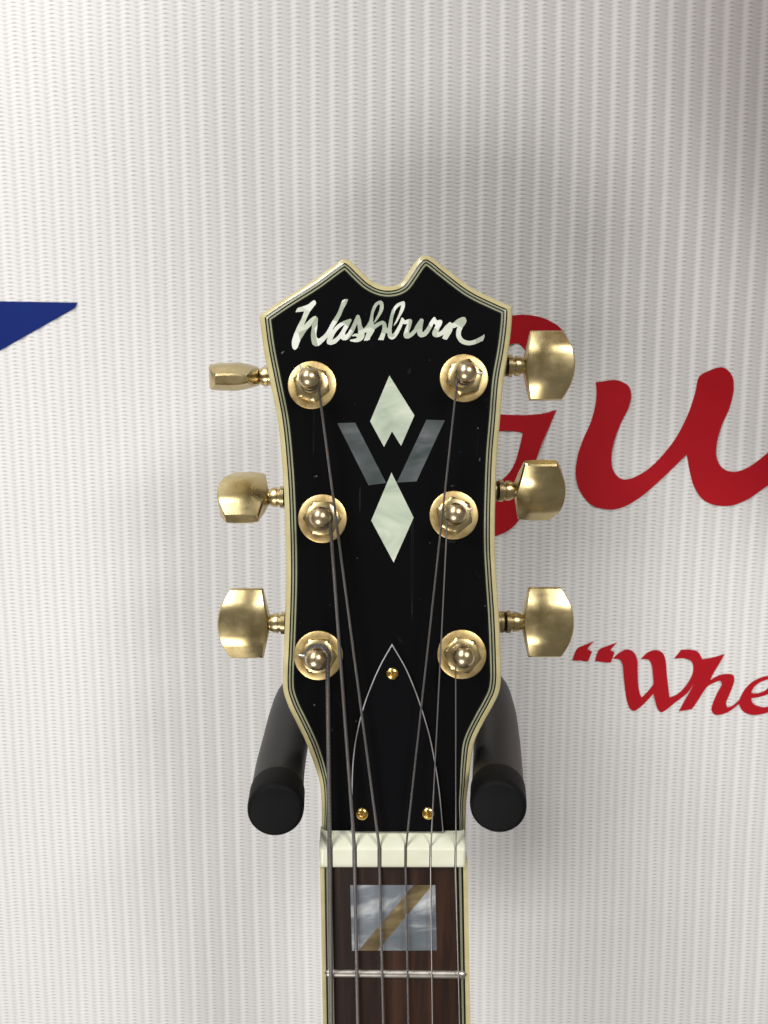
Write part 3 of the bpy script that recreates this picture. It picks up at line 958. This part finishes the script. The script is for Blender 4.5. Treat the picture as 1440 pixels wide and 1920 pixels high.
SH = -0.0165       # height of the peg shafts behind the face
def tuner(wx, wy, cx, cy, sy, bx, rot, hexrot, side):
    """wx, wy: washer centre, cx, cy: cap centre, sy: shaft, bx: where the knob begins (photo)"""
    u, v_ = HEAD.uv(wx, wy, 0.0005)
    r = 45.8 * PX
    T = Matrix.Translation((u, v_, 0))
    wsh = lathe("tuner", [(r, -0.0002), (r, 0.0004), (r * 0.985, 0.00062), (r * 0.94, 0.00075), (r * 0.66, 0.00095), (r * 0.60, 0.0009)], M['gold_washer'], guitar, T, 64, 30)
    # hex collar, rounded over
    v, f = [], []
    rh = 34.5 * PX
    levels = [(1.0, 0.0008), (1.0, 0.0022), (0.95, 0.0026), (0.80, 0.0029), (0.62, 0.0030), (0.60, 0.0027)]
    n = 48
    for li, (k, h) in enumerate(levels):
        for i in range(n):
            a = 2 * math.pi * i / n
            am = (a + math.pi / 6) % (math.pi / 3) - math.pi / 6
            hexr = 0.905 / math.cos(am)
            mixk = 1.0 if li < 2 else max(0, 1 - (li - 1) / 2.0)
            rr_ = rh * k * (hexr * mixk + 0.94 * (1 - mixk))
            v.append((rr_ * math.cos(a), rr_ * math.sin(a), h))
    for j in range(len(levels) - 1):
        for i in range(n): f.append((j * n + i, j * n + (i + 1) % n, (j + 1) * n + (i + 1) % n, (j + 1) * n + i))
    f.append(tuple(range(n))[::-1]); f.append(tuple((len(levels) - 1) * n + i for i in range(n)))
    link("hex_collar", mesh("hex_collar", v, f, True, 28), M['gold'], wsh, Matrix.Rotation(hexrot, 4, 'Z'))
    # string post with domed cap
    pu, pv = HEAD.uv(cx, cy, 0.0105)
    lean = Matrix.Translation(((pu - u) * 0.5, (pv - v_) * 0.5, 0))
    rc = 21 * PX * 0.96
    pr = [(rc * 0.98, 0.0024), (rc * 0.98, 0.0040), (rc * 0.72, 0.0048), (rc * 0.58, 0.0058), (rc * 0.60, 0.0068), (rc * 0.86, 0.0079)]
    for i in range(9):
        a = R(-25 + 113 * i / 8)
        pr.append((rc * math.cos(a), 0.0094 + rc * math.sin(a)))
    lathe("string_post", pr, M['gold_post'], wsh, lean, 40, 40)
    # shaft with rings, out of the headstock's flank
    hx, hy = HEAD.uv(bx, sy, SH)
    edge_x = hx - side * 0.0095
    X = lambda x: x - u
    mt = Matrix.Translation((0, hy - v_, SH)) @ Matrix.Rotation(R(90), 4, 'Y')
    d0, d1 = (edge_x - side * 0.004) - u, hx - u
    prof_s = []
    for t, rad in ((0.0, 3.15), (0.52, 3.15), (0.53, 3.35), (0.60, 3.35), (0.61, 2.6), (0.66, 2.6), (0.67, 3.45), (0.76, 3.45), (0.77, 2.7), (0.82, 2.7), (0.83, 3.1), (0.92, 3.1), (1.04, 2.2)):
        prof_s.append((rad * 0.001, d0 + (d1 - d0) * t))
    if side < 0: prof_s = prof_s[::-1]
    lathe("shaft", prof_s, M['gold'], wsh, mt, 28, 30)
    rg = d0 + (d1 - d0) * 0.635
    lathe("washer_ring", sorted([(0.00305, rg - 0.0003), (0.0032, rg - 0.0001), (0.0032, rg + 0.0001), (0.00305, rg + 0.0003)], key=lambda q: q[1]), M['line_black'], wsh, mt, 28, 30)
    # gear housing on the back
    bx_ = [(-0.008, -0.0145), (0.008, -0.0145), (0.008, -0.0205), (-0.008, -0.0205)]
    lens_button(wsh, Vector((d1, hy - v_, SH)), side, rot, M['gold'])
    hv = [(sx * 0.0075, (hy - v_) * 0.5 + sy_ * 0.0085, z) for z, k in ((-0.0137, 1), (-0.0205, 1)) for sx, sy_ in ((-1, -1), (1, -1), (1, 1), (-1, 1))]
    link("gear_housing", mesh("gear_housing", hv, [(0, 1, 2, 3), (7, 6, 5, 4), (0, 4, 5, 1), (1, 5, 6, 2), (2, 6, 7, 3), (3, 7, 4, 0)]), M['gold'], wsh)
    wsh["post"] = (u + (pu - u) * 0.5, v_ + (pv - v_) * 0.5)
    return (u + (pu - u) * 0.5, v_ + (pv - v_) * 0.5)

posts = {}
posts['TL'] = tuner(585, 722, 579, 707, 706, 489, R(74), 0.2, -1)
posts['ML'] = tuner(604.5, 972.5, 600.5, 971, 932, 506, R(47), 0.5, -1)
posts['BL'] = tuner(597, 1229, 592, 1237, 1168, 508, R(-5), 0.52, -1)
posts['TR'] = tuner(870, 709, 873, 699, 686, 979, R(7), 0.8, 1)
posts['MR'] = tuner(851, 966, 853, 963, 920, 962, R(40), 0.15, 1)
posts['BR'] = tuner(866, 1227, 868, 1230, 1166, 976, R(3), 0.35, 1)

# ------------------------------------------------------------------ strings
def neck_to_head(p): return NM @ Vector(p)
targets = ['BL', 'ML', 'TL', 'TR', 'MR', 'BR']
bottoms = [621.0, 671.0, 719.0, 766.0, 811.0, 862.0]
for i in range(6):
    g = GA[i]
    r = g / 2
    side = -1 if i < 3 else 1
    hb = 0.0021
    nb_ = NECK.uv(bottoms[i], 1920, hb); nt_ = NECK.uv(XS[i], 1605, 0.0011)
    k = 1.55
    p_end = Vector((nt_[0] + (nb_[0] - nt_[0]) * k, nt_[1] + (nb_[1] - nt_[1]) * k, 0.0024 + r))
    p_n0 = Vector((nt_[0], 0.0004, 0.0010 + r))
    p_n1 = Vector((nt_[0], v_ridge, 0.0010 + r))
    path = [neck_to_head(p_end), neck_to_head(p_end.lerp(p_n0, 0.5)), neck_to_head(p_n0), neck_to_head(p_n1)]
    pu, pv = posts[targets[i]]
    rp = [0.00235, 0.00200, 0.00178, 0.00178, 0.00178, 0.00178][i] + r
    h0 = 0.0063
    # tangent point on the inner side of the post
    inner = -side
    q = path[-1]
    dv = Vector((pu - q.x, pv - q.y))
    dist = dv.length
    base = math.atan2(dv.y, dv.x)
    al = math.asin(rp / dist)
    ang = base - al * inner if inner > 0 else base + al
    tl = math.sqrt(dist ** 2 - rp ** 2)
    tx, ty = q.x + math.cos(ang) * tl, q.y + math.sin(ang) * tl
    for t in (0.25, 0.5, 0.75):
        path.append(q.lerp(Vector((tx, ty, h0)), t))
    a0 = math.atan2(ty - pv, tx - pu)
    turns = [2.6, 2.4, 2.2, 3.2, 3.4, 3.6][i]
    nst = int(turns * 20)
    sgn = 1 if inner > 0 else -1
    for s in range(nst + 1):
        a = a0 + sgn * 2 * math.pi * s / 20
        rr_ = rp + (0.00035 if s > 20 else 0)
        hh = h0 - (g * 0.9) * s / 20
        hh = max(hh, 0.0036 + r)
        path.append(Vector((pu + rr_ * math.cos(a), pv + rr_ * math.sin(a), hh)))
    so = tube("string", path, r, M['wound' if i < 4 else 'plain'], guitar, None, 10, g * 0.30 if i < 4 else None, 60)

    ta = [170, None, 125, 4, 18, None][i]
    if ta is not None:            # clipped end poking out of the post
        ta = R(ta)
        tp = [(pu + rr2 * math.cos(ta), pv + rr2 * math.sin(ta), 0.0066 + 0.0004 * k2) for k2, rr2 in enumerate((0.0012, 0.0036, 0.0052))]
        tube("string_end", tp, r * 0.9, M['plain'], so, None, 8)

# ------------------------------------------------------------------ hanger
hx0 = CAM + ray(720, 1505) * 0.234
hanger = empty("guitar_hanger", Matrix.Translation((0.003, 0.0, 0.0)) @ Matrix.Translation((0, 0, hx0.z + 0.002)), "black padded two armed wall hanger under the headstock", "hanger")
HM = hanger.matrix_world.inverted()
def arm(pts_px, capname):
    P = []
    c0 = CAM + ray(*pts_px[0][:2]) * 0.234
    for (px, py, d) in pts_px:
        yw = c0.y + d
        zz = c0.z + 0.02 * d
        # world point on the plane y = yw, height zz, at picture column px
        dep = (Vector((0, yw, zz)) - CAM).dot(FWD)
        P.append(np.array(((px - 720) / F_PX * dep, yw, zz)))
    s = 1 if P[0][0] > 0 else -1
    e = P[-1]
    P += [np.array((e[0] * 0.72, -0.0135, e[2] + 0.001)), np.array((e[0] * 0.35, -0.0095, e[2] + 0.001))]
    Q = spline_open(P, 0.004)
    path = [HM @ Vector(q) for q in Q]
    rad = [0.0073 for i in range(len(path))]
    a = tube("padded_arm", path, rad, M['rubber'], hanger, None, 36)
    t = (path[1] - path[0]).normalized()
    mt = Matrix.Translation(path[0]) @ t.to_track_quat('Z', 'Y').to_matrix().to_4x4()
    rc = 0.00765
    lathe("end_cap", [(rc * 0.80, -0.0042), (rc * 0.86, -0.0041), (rc * 0.93, -0.0038), (rc * 0.985, -0.0030), (rc, -0.0018), (rc, 0.0062), (rc * 0.99, 0.0068), (rc * 0.955, 0.0070)], M['rubber_cap'], a, mt, 56, 50)
    return P
arm([(518, 1507, 0.0), (525, 0, 0.020), (536, 0, 0.041), (545, 0, 0.060), (560, 0, 0.080), (592, 0, 0.095)], "a")
arm([(934, 1501, 0.0), (933, 0, 0.020), (931, 0, 0.041), (925, 0, 0.065), (912, 0, 0.084), (880, 0, 0.097)], "b")
lathe("wall_plate", [(0.026, 0.0), (0.026, 0.003), (0.024, 0.0055), (0.010, 0.0068), (0.010, 0.0105)], M['painted_steel'], hanger, Matrix.Translation((-0.003, -0.0048, 0)) @ Matrix.Rotation(R(90), 4, 'X'), 48)

# ------------------------------------------------------------------ two added guitars out of view, put in to shade the banner's upper right
nb = empty("added_shade_guitar", Matrix.Translation((0.2975, -0.012, 0.005)), "added honey brown acoustic guitar out of view, shading the banner at the upper right", "guitar")
bo = [(0, 0), (0.07, 0.006), (0.125, 0.035), (0.148, 0.085), (0.14, 0.14), (0.108, 0.19), (0.098, 0.225), (0.112, 0.275), (0.112, 0.32), (0.085, 0.362), (0.0, 0.378)]
loop = bo + [(-x, y) for x, y in bo[-2:0:-1]]
lp = outline(loop, 0.006)
mt = Matrix.Rotation(R(90), 4, 'X')
bd = prism("body", [lp], 0.0, 0.085, M['wood_top'], nb, mt)
li = inset(lp, 0.004, 1 if larea(lp) > 0 else -1) if False else [(x * 0.97, (y - 0.18) * 0.97 + 0.18) for x, y in lp]
prism("soundboard", [li], 0.085, 0.0865, M['wood_top'], nb, mt)
prism("neck", [[(-0.028, 0.36), (0.028, 0.36), (0.022, 0.72), (-0.022, 0.72)]], 0.064, 0.0845, M['neck_wood'], nb, mt)
prism("bridge", [[(-0.08, 0.105), (0.08, 0.105), (0.07, 0.128), (-0.07, 0.128)]], 0.0865, 0.094, M['rosewood'], nb, mt)
lathe("soundhole", [(0.046, 0.0866), (0.046, 0.0870)], M['line_black'], nb, mt @ Matrix.Translation((0, 0.23, 0)), 40)
upper = nb.copy(); COL.objects.link(upper)  # second guitar added above the view to deepen the same shadow
upper.location = (0.180, -0.100, 0.108)
upper["label"] = "added honey brown acoustic guitar out of view above, placed to shade the banner"
for ch in list(nb.children):
    c = ch.copy(); COL.objects.link(c); c.parent = upper
nb["group"] = upper["group"] = "added guitars out of view that shade the banner"
print("objects", len(bpy.data.objects))
